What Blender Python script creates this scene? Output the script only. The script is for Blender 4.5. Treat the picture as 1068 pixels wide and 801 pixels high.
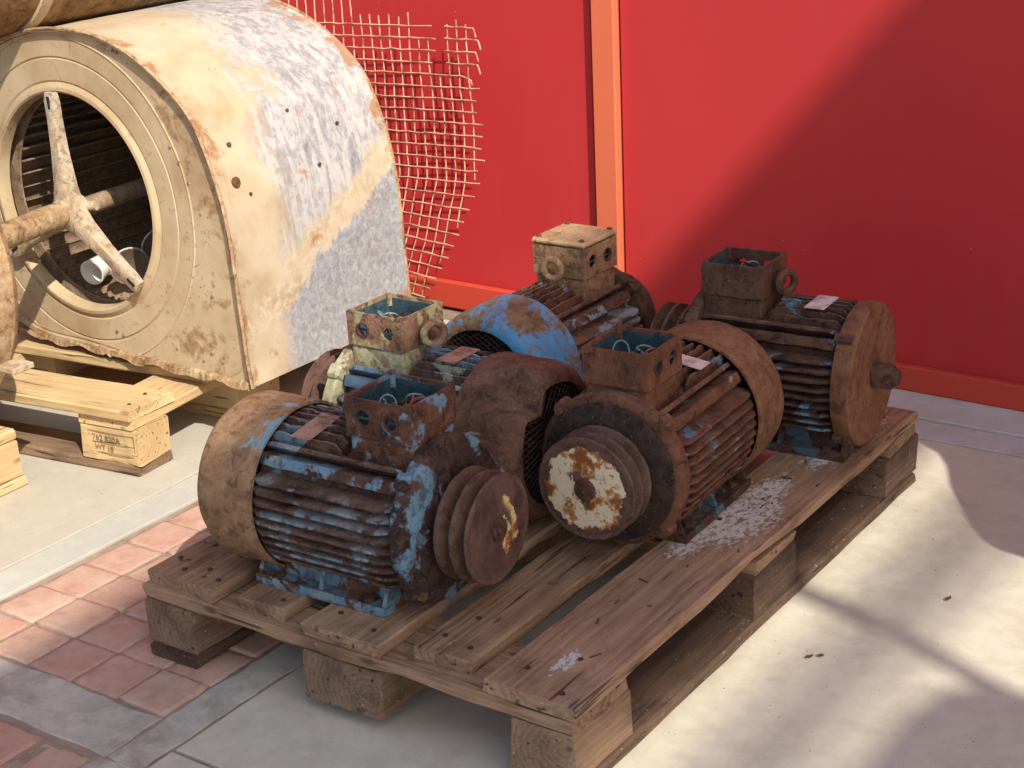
import bpy, bmesh, math, random
from mathutils import Vector, Matrix, noise
R = math.radians
S = bpy.context.scene
C = S.collection
for o in list(bpy.data.objects): bpy.data.objects.remove(o)

# ------------------------------------------------------------------ camera
cam_d = bpy.data.cameras.new('camera'); cam = bpy.data.objects.new('camera', cam_d); C.objects.link(cam)
yaw, pitch, roll = -0.6174, 0.3534, -0.0493
fw = Vector((math.sin(yaw)*math.cos(pitch), math.cos(yaw)*math.cos(pitch), -math.sin(pitch)))
rt = Vector((math.cos(yaw), -math.sin(yaw), 0)); up = rt.cross(fw)
rt2 = math.cos(roll)*rt + math.sin(roll)*up; up2 = -math.sin(roll)*rt + math.cos(roll)*up
m = Matrix((rt2, up2, -fw)).transposed().to_4x4(); m.translation = Vector((1.8159, -1.5307, 1.2751))
cam.matrix_world = m
cam_d.sensor_fit = 'HORIZONTAL'; cam_d.sensor_width = 36; cam_d.lens = 36*1.7/1.068
cam_d.clip_start = 0.02; cam_d.clip_end = 500
S.camera = cam
S.render.resolution_x = 1024; S.render.resolution_y = 768

# ------------------------------------------------------------------ sky and sun
SUN_X, SUN_Y = 0.92, -0.55            # horizontal run per metre of height, towards the sun
to_sun = Vector((SUN_X, SUN_Y, 1.0)).normalized()
elev = math.asin(to_sun.z); azim = math.atan2(to_sun.x, to_sun.y)
W = bpy.data.worlds.new('World'); S.world = W; W.use_nodes = True
wn = W.node_tree.nodes; wl = W.node_tree.links
sky = wn.new('ShaderNodeTexSky'); sky.sky_type = 'NISHITA'; sky.sun_disc = False
sky.air_density = 0.75; sky.dust_density = 2.0; sky.ozone_density = 0.6
sky.sun_elevation = elev; sky.sun_rotation = azim
wn['Background'].inputs['Strength'].default_value = 0.098
wl.new(sky.outputs[0], wn['Background'].inputs['Color'])
sd = bpy.data.lights.new('sun', 'SUN'); sun = bpy.data.objects.new('sun', sd); C.objects.link(sun)
sd.energy = 2.8; sd.angle = R(0.55); sd.color = (1.0, 0.93, 0.80)
sun.rotation_euler = to_sun.to_track_quat('Z', 'Y').to_euler(); sun.location = (4, -2, 6)
S.view_settings.view_transform = 'Standard'; S.view_settings.look = 'None'
S.view_settings.exposure = 1.08; S.view_settings.gamma = 1.0
S.view_settings.use_curve_mapping = False
S.render.engine = 'CYCLES'
S.cycles.max_bounces = 6; S.cycles.diffuse_bounces = 4

# ------------------------------------------------------------------ material helpers
class NB:
    def __init__(s, name):
        s.m = bpy.data.materials.new(name); s.m.use_nodes = True
        s.t = s.m.node_tree; s.N = s.t.nodes; s.L = s.t.links
        s.b = s.N['Principled BSDF']; s.b.inputs['Specular IOR Level'].default_value = 0.3
    def set(s, sock, v):
        if hasattr(v, 'is_output'): s.L.new(v, sock)
        elif isinstance(v, (tuple, list)) and len(v) == 3 and sock.type == 'RGBA': sock.default_value = (*v, 1)
        else: sock.default_value = v
    def obj(s, seed=0.0, rnd=False):
        tc = s.N.new('ShaderNodeTexCoord'); v = tc.outputs['Object']
        if seed or rnd:
            a = s.N.new('ShaderNodeVectorMath'); a.operation = 'ADD'; s.L.new(v, a.inputs[0])
            if rnd:
                oi = s.N.new('ShaderNodeObjectInfo'); mu = s.N.new('ShaderNodeVectorMath'); mu.operation = 'MULTIPLY'
                s.L.new(oi.outputs['Random'], mu.inputs[0]); mu.inputs[1].default_value = (17.0, 9.0, 5.0) if rnd is True else rnd
                s.L.new(mu.outputs[0], a.inputs[1])
            else: a.inputs[1].default_value = (seed, seed*1.7, seed*0.6)
            v = a.outputs[0]
        return v
    def rand(s): return s.N.new('ShaderNodeObjectInfo').outputs['Random']
    def scale(s, v, sc):
        a = s.N.new('ShaderNodeVectorMath'); a.operation = 'MULTIPLY'; s.L.new(v, a.inputs[0]); a.inputs[1].default_value = sc; return a.outputs[0]
    def noise(s, v, sc, det=5.0, ro=0.55, dist=0.0):
        n = s.N.new('ShaderNodeTexNoise'); s.L.new(v, n.inputs['Vector'])
        n.inputs['Scale'].default_value = sc; n.inputs['Detail'].default_value = det
        n.inputs['Roughness'].default_value = ro; n.inputs['Distortion'].default_value = dist
        return n.outputs['Fac']
    def vor(s, v, sc, feat='F1', rand=1.0):
        n = s.N.new('ShaderNodeTexVoronoi'); n.feature = feat; s.L.new(v, n.inputs['Vector'])
        n.inputs['Scale'].default_value = sc; n.inputs['Randomness'].default_value = rand
        return n.outputs['Distance']
    def ramp(s, f, stops, interp='LINEAR'):
        r = s.N.new('ShaderNodeValToRGB'); s.set(r.inputs[0], f); e = r.color_ramp; e.interpolation = interp
        while len(e.elements) < len(stops): e.elements.new(0.5)
        for el, (p, c) in zip(e.elements, stops):
            el.position = p; el.color = (*c, 1) if isinstance(c, (tuple, list)) else (c, c, c, 1)
        return r.outputs[0]
    def step(s, f, a, b):
        r = s.N.new('ShaderNodeMapRange'); s.set(r.inputs[0], f); r.inputs[1].default_value = a; r.inputs[2].default_value = b
        return r.outputs[0]
    def mix(s, f, a, b, mode='MIX'):
        n = s.N.new('ShaderNodeMix'); n.data_type = 'RGBA'; n.blend_type = mode
        s.set(n.inputs[0], f); s.set(n.inputs[6], a); s.set(n.inputs[7], b); return n.outputs[2]
    def math(s, op, a, b=0.0, c=None):
        n = s.N.new('ShaderNodeMath'); n.operation = op; s.set(n.inputs[0], a); s.set(n.inputs[1], b)
        if c is not None: s.set(n.inputs[2], c)
        return n.outputs[0]
    def sep(s, v):
        n = s.N.new('ShaderNodeSeparateXYZ'); s.L.new(v, n.inputs[0]); return n.outputs
    def nz(s):
        g = s.N.new('ShaderNodeNewGeometry'); return s.sep(g.outputs['Normal'])[2]
    def bump(s, h, st=0.5, dist=0.002, prev=None):
        n = s.N.new('ShaderNodeBump'); n.inputs['Strength'].default_value = st; n.inputs['Distance'].default_value = dist
        s.set(n.inputs['Height'], h)
        if prev is not None: s.L.new(prev, n.inputs['Normal'])
        return n.outputs[0]
    def done(s, col, rough=0.7, normal=None, metal=0.0):
        s.set(s.b.inputs['Base Color'], col); s.set(s.b.inputs['Roughness'], rough); s.set(s.b.inputs['Metallic'], metal)
        if normal is not None: s.L.new(normal, s.b.inputs['Normal'])
        return s.m

def rust(name, seed, cols=((.045, .02, .014), (.125, .055, .032), (.21, .105, .058)), paint=None, amt=0.5, psc=9.0, dust=0.3,
         bump=1.0, rough=0.82, paint2=None):
    cols = [tuple(q*.84 for q in c_) for c_ in cols]
    n = NB(name); v = n.obj(seed)
    a = n.noise(v, 26, 5, .66); b = n.noise(v, 95, 4, .6); c = n.noise(v, 7, 3, .5)
    e = n.noise(v, 330, 3, .65)
    f = n.math('ADD', n.math('MULTIPLY', a, .50), n.math('ADD', n.math('MULTIPLY', b, .26), n.math('ADD', n.math('MULTIPLY', c, .16), n.math('MULTIPLY', e, .14))))
    col = n.ramp(f, [(.40, cols[0]), (.52, cols[1]), (.66, cols[2])])
    fleck = n.step(n.noise(v, 210, 2, .5), .66, .74)
    col = n.mix(n.math('MULTIPLY', fleck, .45), col, (.30, .22, .16))
    scab = n.step(n.noise(v, 48, 4, .7, .8), .57, .62)
    col = n.mix(n.math('MULTIPLY', scab, .55), col, tuple(q*.55 for q in cols[0]))
    h = n.math('ADD', n.math('MULTIPLY', a, .7), n.math('ADD', n.math('MULTIPLY', b, .7), n.math('ADD', n.math('MULTIPLY', e, .35), n.math('MULTIPLY', scab, .35)))); ro = rough
    if paint:
        pm = n.math('ADD', n.noise(v, psc, 6, .62, .4), n.math('MULTIPLY', n.math('SUBTRACT', b, .5), .10))
        th = 1.0-amt
        mk = n.step(pm, .32+.36*th-.012, .32+.36*th+.022)
        pc = n.mix(n.noise(v, 34, 4, .6), tuple(x*.72 for x in paint), tuple(min(1, x*1.3) for x in paint))
        if paint2: pc = n.mix(n.step(n.noise(v, 11, 4, .6), .5, .56), pc, paint2)
        pc = n.mix(n.math('MULTIPLY', n.step(n.noise(v, 75, 4, .72), .49, .60), .7), pc, cols[1])
        col = n.mix(mk, col, pc)
        h = n.math('ADD', n.math('MULTIPLY', h, n.math('SUBTRACT', 1.0, n.math('MULTIPLY', mk, .75))), n.math('MULTIPLY', mk, .75))
        ro = n.math('SUBTRACT', rough, n.math('MULTIPLY', mk, .25))
    if dust > 0:
        d = n.math('MULTIPLY', n.step(n.nz(), .35, .95), n.step(n.noise(v, 18, 5, .6), .38, .7))
        col = n.mix(n.math('MULTIPLY', d, dust), col, (.36, .25, .17))
    return n.done(col, ro, n.bump(h, 1.0*bump, .003))

def wood(name, c0, c1, c2, freq=520.0, grime=.6, rough=.85, paint_splash=None, pith=(-.02, -.05)):
    n = NB(name); v = n.obj(rnd=(3.0, .05, .035)); x, y, z = n.sep(v)
    wob = n.noise(n.scale(v, (3.0, 14.0, 14.0)), 1.0, 4, .55)
    yy = n.math('ADD', y, n.math('ADD', n.math('MULTIPLY', wob, .035), pith[0])); zz = n.math('ADD', z, pith[1])
    r = n.math('SQRT', n.math('ADD', n.math('MULTIPLY', yy, yy), n.math('MULTIPLY', zz, zz)))
    ring = n.math('MULTIPLY_ADD', n.math('SINE', n.math('MULTIPLY', r, freq)), .5, .5)
    fib = n.noise(n.scale(v, (7.0, 260.0, 260.0)), 1.0, 4, .6)
    big = n.noise(n.scale(v, (4.0, 9.0, 9.0)), 1.0, 5, .6)
    f = n.math('ADD', n.math('MULTIPLY', ring, .08), n.math('ADD', n.math('MULTIPLY', fib, .40), n.math('MULTIPLY', big, .56)))
    col = n.ramp(f, [(.32, c0), (.52, c1), (.72, c2)])
    col = n.mix(n.math('MULTIPLY', n.rand(), .28), col, c0)
    if grime:
        g = n.step(n.noise(n.scale(v, (9.0, 16.0, 16.0)), 1.0, 7, .68), .5, .72)
        col = n.mix(n.math('MULTIPLY', g, grime), col, tuple(q*.35 for q in c0))
        sp = n.step(n.noise(v, 140, 2, .5), .68, .74)
        col = n.mix(n.math('MULTIPLY', sp, .5), col, (.42, .38, .33))
    h = n.math('ADD', n.math('MULTIPLY', fib, .6), n.math('MULTIPLY', ring, .22))
    ck = n.step(n.noise(n.scale(v, (5.0, 95.0, 95.0)), 1.0, 2, .5), .645, .69)
    kn = n.step(n.vor(n.scale(v, (7.0, 18.0, 18.0)), 1.0), .13, .06)
    col = n.mix(n.math('MULTIPLY', kn, .7), col, tuple(q*.45 for q in c0))
    col = n.mix(n.math('MULTIPLY', ck, .75), col, tuple(q*.22 for q in c0))
    h = n.math('SUBTRACT', h, n.math('MULTIPLY', ck, 1.2))
    if paint_splash:
        ox, oy, _ = n.sep(n.obj())
        tot = None
        for (cx, cy, sx, sy) in paint_splash:
            dx = n.math('DIVIDE', n.math('SUBTRACT', ox, cx), sx); dy = n.math('DIVIDE', n.math('SUBTRACT', oy, cy), sy)
            d = n.math('SUBTRACT', 1.0, n.math('SQRT', n.math('ADD', n.math('MULTIPLY', dx, dx), n.math('MULTIPLY', dy, dy))))
            tot = d if tot is None else n.math('MAXIMUM', tot, d)
        nn = n.noise(n.scale(n.obj(3.1), (70.0, 110.0, 110.0)), 1.0, 6, .75, .5)
        mk = n.step(n.math('ADD', n.math('MULTIPLY', n.step(tot, -.25, .55), .30), nn), .71, .80)
        col = n.mix(n.math('MULTIPLY', mk, .85), col, (.60, .58, .55))
        h = n.math('ADD', h, n.math('MULTIPLY', mk, .6))
    return n.done(col, rough, n.bump(h, .7, .0016))

def concrete(name, base, seed, dark=.55, stain=(.30, .24, .17), st_amt=.35):
    n = NB(name); v = n.obj(seed)
    a = n.noise(v, 2.2, 6, .6); b = n.noise(v, 30, 6, .65); c = n.noise(v, 260, 3, .6)
    col = n.ramp(n.math('ADD', n.math('MULTIPLY', a, .55), n.math('MULTIPLY', b, .45)),
                 [(.3, tuple(x*dark for x in base)), (.5, base), (.7, tuple(min(.9, x*1.16) for x in base))])
    col = n.mix(n.math('MULTIPLY', n.step(n.noise(v, 11, 6, .72, .6), .47, .70), st_amt), col, stain)
    pit = n.step(n.vor(v, 120), .16, .06)
    col = n.mix(n.math('MULTIPLY', n.math('MULTIPLY', pit, n.step(n.noise(v, 22, 3), .5, .62)), .55), col, tuple(x*.4 for x in base))
    spk = n.step(n.noise(v, 420, 2, .5), .66, .72)
    col = n.mix(n.math('MULTIPLY', spk, .3), col, tuple(x*.55 for x in base))
    h = n.math('ADD', n.math('MULTIPLY', b, .5), n.math('MULTIPLY', c, .4))
    return n.done(col, .88, n.bump(h, .45, .0015))

# ------------------------------------------------------------------ mesh helpers
def link(name, bm, mat, parent=None, smooth=35, loc=None, rot=None):
    bmesh.ops.recalc_face_normals(bm, faces=bm.faces[:])
    if smooth:
        for f in bm.faces: f.smooth = True
        a = R(smooth)
        for e in bm.edges: e.smooth = (len(e.link_faces) == 2 and e.calc_face_angle(0) < a)
    me = bpy.data.meshes.new(name); bm.to_mesh(me); bm.free()
    for mm in (mat if isinstance(mat, (list, tuple)) else [mat]): me.materials.append(mm)
    return place(name, me, parent, loc, rot)
def place(name, me, parent=None, loc=None, rot=None):
    o = bpy.data.objects.new(name, me); C.objects.link(o); o.parent = parent
    if loc is not None: o.location = loc
    if rot is not None: o.rotation_euler = rot
    return o
def tag(o, label=None, cat=None, group=None, kind=None):
    if label: o['label'] = label
    if cat: o['category'] = cat
    if group: o['group'] = group
    if kind: o['kind'] = kind
    return o
def thing(name, label, cat, loc=(0, 0, 0), rz=0.0, group=None, kind=None):
    o = bpy.data.objects.new(name, None); C.objects.link(o); o.location = loc; o.rotation_euler = (0, 0, rz)
    o.empty_display_size = .1
    return tag(o, label, cat, group, kind)
def BM(): return bmesh.new()
def ring_faces(bm, r0, r1, close=True):
    k = len(r0)
    for i in range(k if close else k-1):
        j = (i+1) % k
        try: bm.faces.new((r0[i], r0[j], r1[j], r1[i]))
        except ValueError: pass
def box(bm, c, s, bev=0.0, mat=None):
    t = BM(); bmesh.ops.create_cube(t, size=1.0)
    for v in t.verts: v.co = Vector((v.co.x*s[0], v.co.y*s[1], v.co.z*s[2]))
    if bev: bmesh.ops.bevel(t, geom=t.edges[:], offset=bev, segments=1, affect='EDGES')
    M = Matrix.Translation(c) @ (mat.to_4x4() if mat is not None else Matrix.Identity(4))
    t.transform(M); me = bpy.data.meshes.new('t'); t.to_mesh(me); t.free(); bm.from_mesh(me); bpy.data.meshes.remove(me)
    return bm
def prism(bm, sec, xs, jit=0.0, rnd=None, fn=None):
    rings = []
    for x in xs:
        rg = []
        for (y, z) in sec:
            p = Vector((x, y, z))
            if jit: p += Vector((rnd.uniform(-jit, jit)*.5, rnd.uniform(-jit, jit), rnd.uniform(-jit, jit)))
            if fn: p = fn(p)
            rg.append(bm.verts.new(p))
        rings.append(rg)
    for a, b in zip(rings, rings[1:]): ring_faces(bm, a, b)
    bm.faces.new(list(reversed(rings[0]))); bm.faces.new(rings[-1])
    return bm
def lathe(bm, prof, seg=48, c=(0.0, 0.0), fn=None, axis='X'):
    rings = []
    for (x, r) in prof:
        if r < 1e-6: rg = [bm.verts.new(fn(Vector((x, c[0], c[1]))) if fn else Vector((x, c[0], c[1])))]
        else:
            rg = []
            for i in range(seg):
                a = 2*math.pi*i/seg; p = Vector((x, c[0]+r*math.sin(a), c[1]+r*math.cos(a)))
                rg.append(bm.verts.new(fn(p) if fn else p))
        rings.append(rg)
    for a, b in zip(rings, rings[1:]):
        if len(a) == 1 and len(b) == 1: continue
        if len(a) == 1:
            for i in range(len(b)): bm.faces.new((a[0], b[i], b[(i+1) % len(b)]))
        elif len(b) == 1:
            for i in range(len(a)): bm.faces.new((b[0], a[(i+1) % len(a)], a[i]))
        else: ring_faces(bm, a, b)
    return bm
def tube(bm, pts, r, seg=6, caps=True):
    pts = [Vector(p) for p in pts]; rings = []; ref = None
    for i, p in enumerate(pts):
        d = (pts[min(i+1, len(pts)-1)]-pts[max(i-1, 0)]).normalized()
        if ref is None: ref = d.orthogonal().normalized()
        u = (ref-d*ref.dot(d)).normalized(); ref = u; w = d.cross(u); rr = r[i] if isinstance(r, (list, tuple)) else r
        rings.append([bm.verts.new(p+u*math.cos(2*math.pi*k/seg)*rr+w*math.sin(2*math.pi*k/seg)*rr) for k in range(seg)])
    for a, b in zip(rings, rings[1:]): ring_faces(bm, a, b)
    if caps: bm.faces.new(list(reversed(rings[0]))); bm.faces.new(rings[-1])
    return bm
def torus(bm, c, Rr, r, M=None, seg=24, k=8):
    rings = []
    for i in range(seg):
        a = 2*math.pi*i/seg; rg = []
        for j in range(k):
            b = 2*math.pi*j/k; p = Vector(((Rr+r*math.cos(b))*math.cos(a), r*math.sin(b), (Rr+r*math.cos(b))*math.sin(a)))
            if M is not None: p = M @ p
            rg.append(bm.verts.new(p+Vector(c)))
        rings.append(rg)
    for i in range(seg): ring_faces(bm, rings[i], rings[(i+1) % seg])
    return bm
def cyl(bm, c, r, h, M=None, seg=10, r2=None):
    """cylinder, axis local z, base centre at c"""
    r2 = r if r2 is None else r2; rg = []
    for (z, rr) in ((0, r), (h, r2)):
        L = []
        for i in range(seg):
            p = Vector((rr*math.cos(2*math.pi*i/seg), rr*math.sin(2*math.pi*i/seg), z))
            if M is not None: p = M @ p
            L.append(bm.verts.new(p+Vector(c)))
        rg.append(L)
    ring_faces(bm, rg[0], rg[1]); bm.faces.new(list(reversed(rg[0]))); bm.faces.new(rg[1])
    return bm
def plate_cells(bm, cells, t, fn):
    """flat plate in u,v made of cells (u0,u1,v0,v1,hole) ; thickness t along w ; fn maps (u,v,w) to space"""
    for (u0, u1, v0, v1, hole) in cells:
        if not hole:
            q = [(u0, v0), (u1, v0), (u1, v1), (u0, v1)]
            f = [bm.verts.new(fn(u, v, 0)) for u, v in q]; b = [bm.verts.new(fn(u, v, t)) for u, v in q]
            bm.faces.new(f); bm.faces.new(list(reversed(b))); ring_faces(bm, f, b); continue
        hu, hv, hr = hole; k = 24
        an = [2*math.pi*i/k for i in range(k)]
        cor = [math.atan2(v-hv, u-hu) % (2*math.pi) for u in (u0, u1) for v in (v0, v1)]
        for c_ in cor:
            i = min(range(k), key=lambda i: abs((an[i]-c_+math.pi) % (2*math.pi)-math.pi)); an[i] = c_
        an.sort(); out = []; inn = []
        for a in an:
            ca, sa = math.cos(a), math.sin(a)
            tu = ((u1-hu) if ca > 0 else (u0-hu))/ca if abs(ca) > 1e-9 else 1e9
            tv = ((v1-hv) if sa > 0 else (v0-hv))/sa if abs(sa) > 1e-9 else 1e9
            q = min(tu, tv); out.append((hu+ca*q, hv+sa*q)); inn.append((hu+ca*hr, hv+sa*hr))
        of = [bm.verts.new(fn(u, v, 0)) for u, v in out]; ob = [bm.verts.new(fn(u, v, t)) for u, v in out]
        nf = [bm.verts.new(fn(u, v, 0)) for u, v in inn]; nb_ = [bm.verts.new(fn(u, v, t)) for u, v in inn]
        ring_faces(bm, of, nf); ring_faces(bm, nb_, ob); ring_faces(bm, nf, nb_); ring_faces(bm, ob, of)
    return bm
def oct_sec(w, t, ch):
    a, b = w/2, t/2
    return [(-a+ch, -b), (a-ch, -b), (a, -b+ch), (a, b-ch), (a-ch, b), (-a+ch, b), (-a, b-ch), (-a, -b+ch)]
def board_mesh(L, w, t, rnd, jit=.0012, ch=.003, seg=14, endcut=0.0, wane=None):
    """a plank with its length along local x, centred on the origin"""
    bm = BM(); xs = [-L/2+L*i/seg for i in range(seg+1)]; sec = oct_sec(w, t, ch); s0 = rnd.uniform(0, 50)
    def fn(p):
        e = noise.noise(Vector((p.x*6+s0, p.y*20, s0)))
        q = Vector((p.x, p.y+math.copysign(e*.0050, p.y)*(1 if abs(p.y) > w*.3 else 0), p.z+.0012*noise.noise(Vector((p.x*3+s0, s0, 1)))))
        if abs(abs(p.x)-L/2) < .004: q.x += (noise.noise(Vector((p.y*60+s0, p.z*40, p.x))))*.011*(1+endcut*2) - endcut*.1*p.y*math.copysign(1, p.x)
        if wane and p.z < 0 and p.y*wane[0] > 0 and abs(p.y) > w*.3:
            q.z += max(0, .010*noise.noise(Vector((p.x*9+s0, 3, 3))) + wane[1]*math.exp(-((p.x-wane[2])/.07)**2))
        return q
    prism(bm, sec, xs, jit, rnd, fn)
    return bm

# ------------------------------------------------------------------ materials
BLUE = (.115, .215, .285); PALEB = (.20, .265, .285)
M = {}
M['conc_left'] = concrete('sunlit concrete', (.445, .415, .345), 1.3, .86, (.44, .38, .28), .3)
M['conc_strip'] = concrete('edge strip concrete', (.45, .445, .39), 5.3, .84, (.40, .38, .32), .3)
M['conc_band'] = concrete('weathered concrete band', (.50, .465, .40), 8.1, .62, (.27, .22, .17), .75)
M['conc_right'] = concrete('concrete slab', (.55, .505, .41), 3.7, .82, (.33, .28, .21), .35)
M['conc_far'] = concrete('wall footing concrete', (.50, .48, .45), 6.6, .8, (.30, .27, .23), .35)
M['bed'] = concrete('dirt bed', (.33, .25, .19), 2.2, .6, (.09, .07, .05), .5)
def paver_mat():
    n = NB('terracotta paver'); v = n.obj(rnd=(3.0, 7.0, 1.0))
    a = n.noise(v, 40, 7, .68); b = n.noise(v, 220, 3, .6); c = n.noise(v, 11, 4, .6)
    col = n.ramp(n.math('ADD', n.math('MULTIPLY', a, .5), n.math('MULTIPLY', c, .5)), [(.3, (.33, .18, .13)), (.5, (.49, .30, .225)), (.7, (.58, .40, .31))])
    col = n.mix(n.math('MULTIPLY', n.rand(), .35), col, (.38, .18, .13))
    col = n.mix(n.math('MULTIPLY', n.step(n.noise(v, 16, 6, .7), .45, .7), .6), col, (.50, .40, .32))
    return n.done(col, .92, n.bump(n.math('ADD', n.math('MULTIPLY', a, .7), n.math('MULTIPLY', b, .5)), .7, .0025))
M['paver'] = paver_mat()
def red_mat(name, base, seed, specks=True):
    n = NB(name); n.b.inputs['Specular IOR Level'].default_value = .18; v = n.obj(seed)
    a = n.noise(v, 1.6, 4, .5); b = n.noise(v, 60, 4, .6)
    col = n.mix(a, tuple(x*.86 for x in base), tuple(min(1, x*1.12) for x in base))
    col = n.mix(n.math('MULTIPLY', n.step(n.noise(n.scale(v, (14.0, 14.0, 2.0)), 1.0, 5, .65), .5, .8), .22), col, tuple(x*.75+.05 for x in base))
    if specks:
        k = n.math('MULTIPLY', n.step(n.vor(v, 26), .045, .025), n.step(n.noise(v, 9, 2), .56, .6))
        col = n.mix(n.math('MULTIPLY', k, .6), col, (.65, .5, .45))
    return n.done(col, n.math('MULTIPLY_ADD', b, .15, .42), n.bump(n.math('ADD', n.math('MULTIPLY', b, .3), n.noise(v, 5, 3)), .12, .004))
M['red'] = red_mat('red painted panel', (.475, .034, .036), 1.1)
M['red_dark'] = red_mat('red painted rail', (.50, .060, .035), 2.4)
M['orange'] = red_mat('orange red post paint', (.62, .145, .07), 3.9)
def wire_mat():
    n = NB('rusty pale wire'); v = n.obj()
    return n.done(n.ramp(n.noise(v, 30, 5, .6), [(.35, (.30, .15, .09)), (.5, (.55, .36, .24)), (.7, (.68, .52, .38))]), .6)
M['wire'] = wire_mat()
M['wood'] = wood('weathered pallet wood', (.12, .068, .039), (.32, .195, .112), (.45, .305, .195))
M['wood_splash'] = wood('pallet wood with white paint splashes', (.125, .072, .042), (.33, .20, .12), (.46, .31, .20),
                        paint_splash=[(.03, .0, .17, .075), (.12, .01, .12, .05), (-.08, .03, .10, .04), (.34, -.01, .10, .05), (.50, .0, .10, .06), (-.50, .0, .05, .02)])
M['wood_block'] = wood('pallet block wood', (.095, .06, .037), (.22, .14, .087), (.33, .22, .14), freq=650, pith=(.0, -.02))
M['wood_dark'] = wood('dirt and shade darkened pallet wood', (.04, .024, .016), (.10, .06, .04), (.17, .105, .068))  # dirt plus the shade of the pallet side, put into the colour
M['wood_new'] = wood('pale new pallet wood', (.42, .28, .13), (.58, .41, .21), (.68, .52, .30), grime=.18)
M['wood_new_block'] = wood('pale new block wood', (.42, .28, .13), (.56, .39, .20), (.66, .49, .28), freq=650, grime=.1, pith=(0, -.02))
M['nail'] = rust('nail rust', 4.4, dust=0)
M['white'] = NB('white glazed plastic').done((.80, .79, .74), .35)
def glass_mat():
    n = NB('dusty smoked glass'); n.b.inputs['Transmission Weight'].default_value = .55; n.b.inputs['Alpha'].default_value = .75
    return n.done((.36, .27, .22), .22)
M['glass'] = glass_mat()
M['ink'] = NB('stamp ink').done((.20, .13, .07), .8)
M['leaf'] = NB('dry leaf').done((.23, .12, .06), .8)
M['dark'] = NB('matt black').done((.018, .015, .014), .9)
M['wire_blue'] = NB('teal wire sheath').done((.12, .26, .27), .5)
M['wire_red'] = NB('red brown wire sheath').done((.28, .08, .05), .5)
M['brass'] = NB('brass stud').done((.52, .36, .14), .4, None, .7)
M['sheet'] = concrete('grey shade caster sheet', (.40, .40, .40), 9.9, .8)
def plate_mat(name, c):
    n = NB(name); v = n.obj(1.0)
    return n.done(n.mix(n.step(n.noise(v, 45, 5, .6), .48, .62), c, tuple(x*.55 for x in c)), .6)
M['tag_tan'] = plate_mat('tan nameplate', (.40, .25, .18)); M['tag_white'] = plate_mat('pale nameplate', (.62, .56, .52))

# ------------------------------------------------------------------ ground
rnd = random.Random(5)
bm = BM(); bmesh.ops.create_grid(bm, x_segments=8, y_segments=8, size=60)
ground = tag(link('ground', bm, M['bed'], None, 0, loc=(0, 0, -.005)), 'dirt bed of the yard under paving and slabs', 'ground', kind='structure')
def slab(name, x0, x1, y0, y1, mat, z=0.0, wob=.004, seg=None):
    """slab with slightly crumbled edges, top at z"""
    bm = BM(); s0 = rnd.uniform(0, 90)
    def edge(p, q):
        k = max(2, min(60, int((Vector(q)-Vector(p)).length/.03)))
        return [(p[0]+(q[0]-p[0])*i/k, p[1]+(q[1]-p[1])*i/k) for i in range(k)]
    loop = edge((x0, y0), (x1, y0))+edge((x1, y0), (x1, y1))+edge((x1, y1), (x0, y1))+edge((x0, y1), (x0, y0))
    def jig(x, y, a): return (x+a*noise.noise(Vector((x*14+s0, y*14, 1)))+a*.6*noise.noise(Vector((x*55+s0, y*55, 2))), y+a*noise.noise(Vector((x*14+s0, y*14, 7)))+a*.6*noise.noise(Vector((x*55, y*55+s0, 4))))
    top = []; mid = []; bot = []
    cx, cy = (x0+x1)/2, (y0+y1)/2
    for (x, y) in loop:
        a, b = jig(x, y, wob); ix = a+math.copysign(.0015, cx-a); iy = b+math.copysign(.0015, cy-b)
        top.append(bm.verts.new((ix, iy, 0))); mid.append(bm.verts.new((a, b, -.0013))); bot.append(bm.verts.new((a, b, -.03)))
    bm.faces.new(top); ring_faces(bm, mid, top); ring_faces(bm, bot, mid)
    bmesh.ops.triangulate(bm, faces=[f for f in bm.faces if len(f.verts) > 4])
    return link(name, bm, mat, ground, 0, loc=(0, 0, .005+z))
slab('concrete_slab', -7, -.463, -6, 1.60, M['conc_left'])
slab('concrete_slab', -.457, -.372, -6, 1.60, M['conc_strip'], .001)
slab('concrete_slab', -.366, .158-.004, -.243, -.128, M['conc_band'], -.002, .010)
slab('concrete_slab', .160, .228, -.243, 1.50, M['conc_band'], -.002, .009)
slab('concrete_slab', .150, .228, -3, -.250, M['conc_band'], -.003, .010)
slab('concrete_slab', .236, 7, -.180, 1.405, M['conc_right'], .0, .003)
slab('concrete_slab', .236, 7, -6, -.189, M['conc_right'], .001, .003)
slab('concrete_slab', .30, 7, 1.412, 1.500, M['conc_far'], .0, .003)
slab('concrete_slab', .30, 7, 1.506, 1.72, M['conc_far'], .004, .003)
slab('concrete_slab', -.366, .294, 1.506, 1.72, M['conc_left'], .001, .003)
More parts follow.
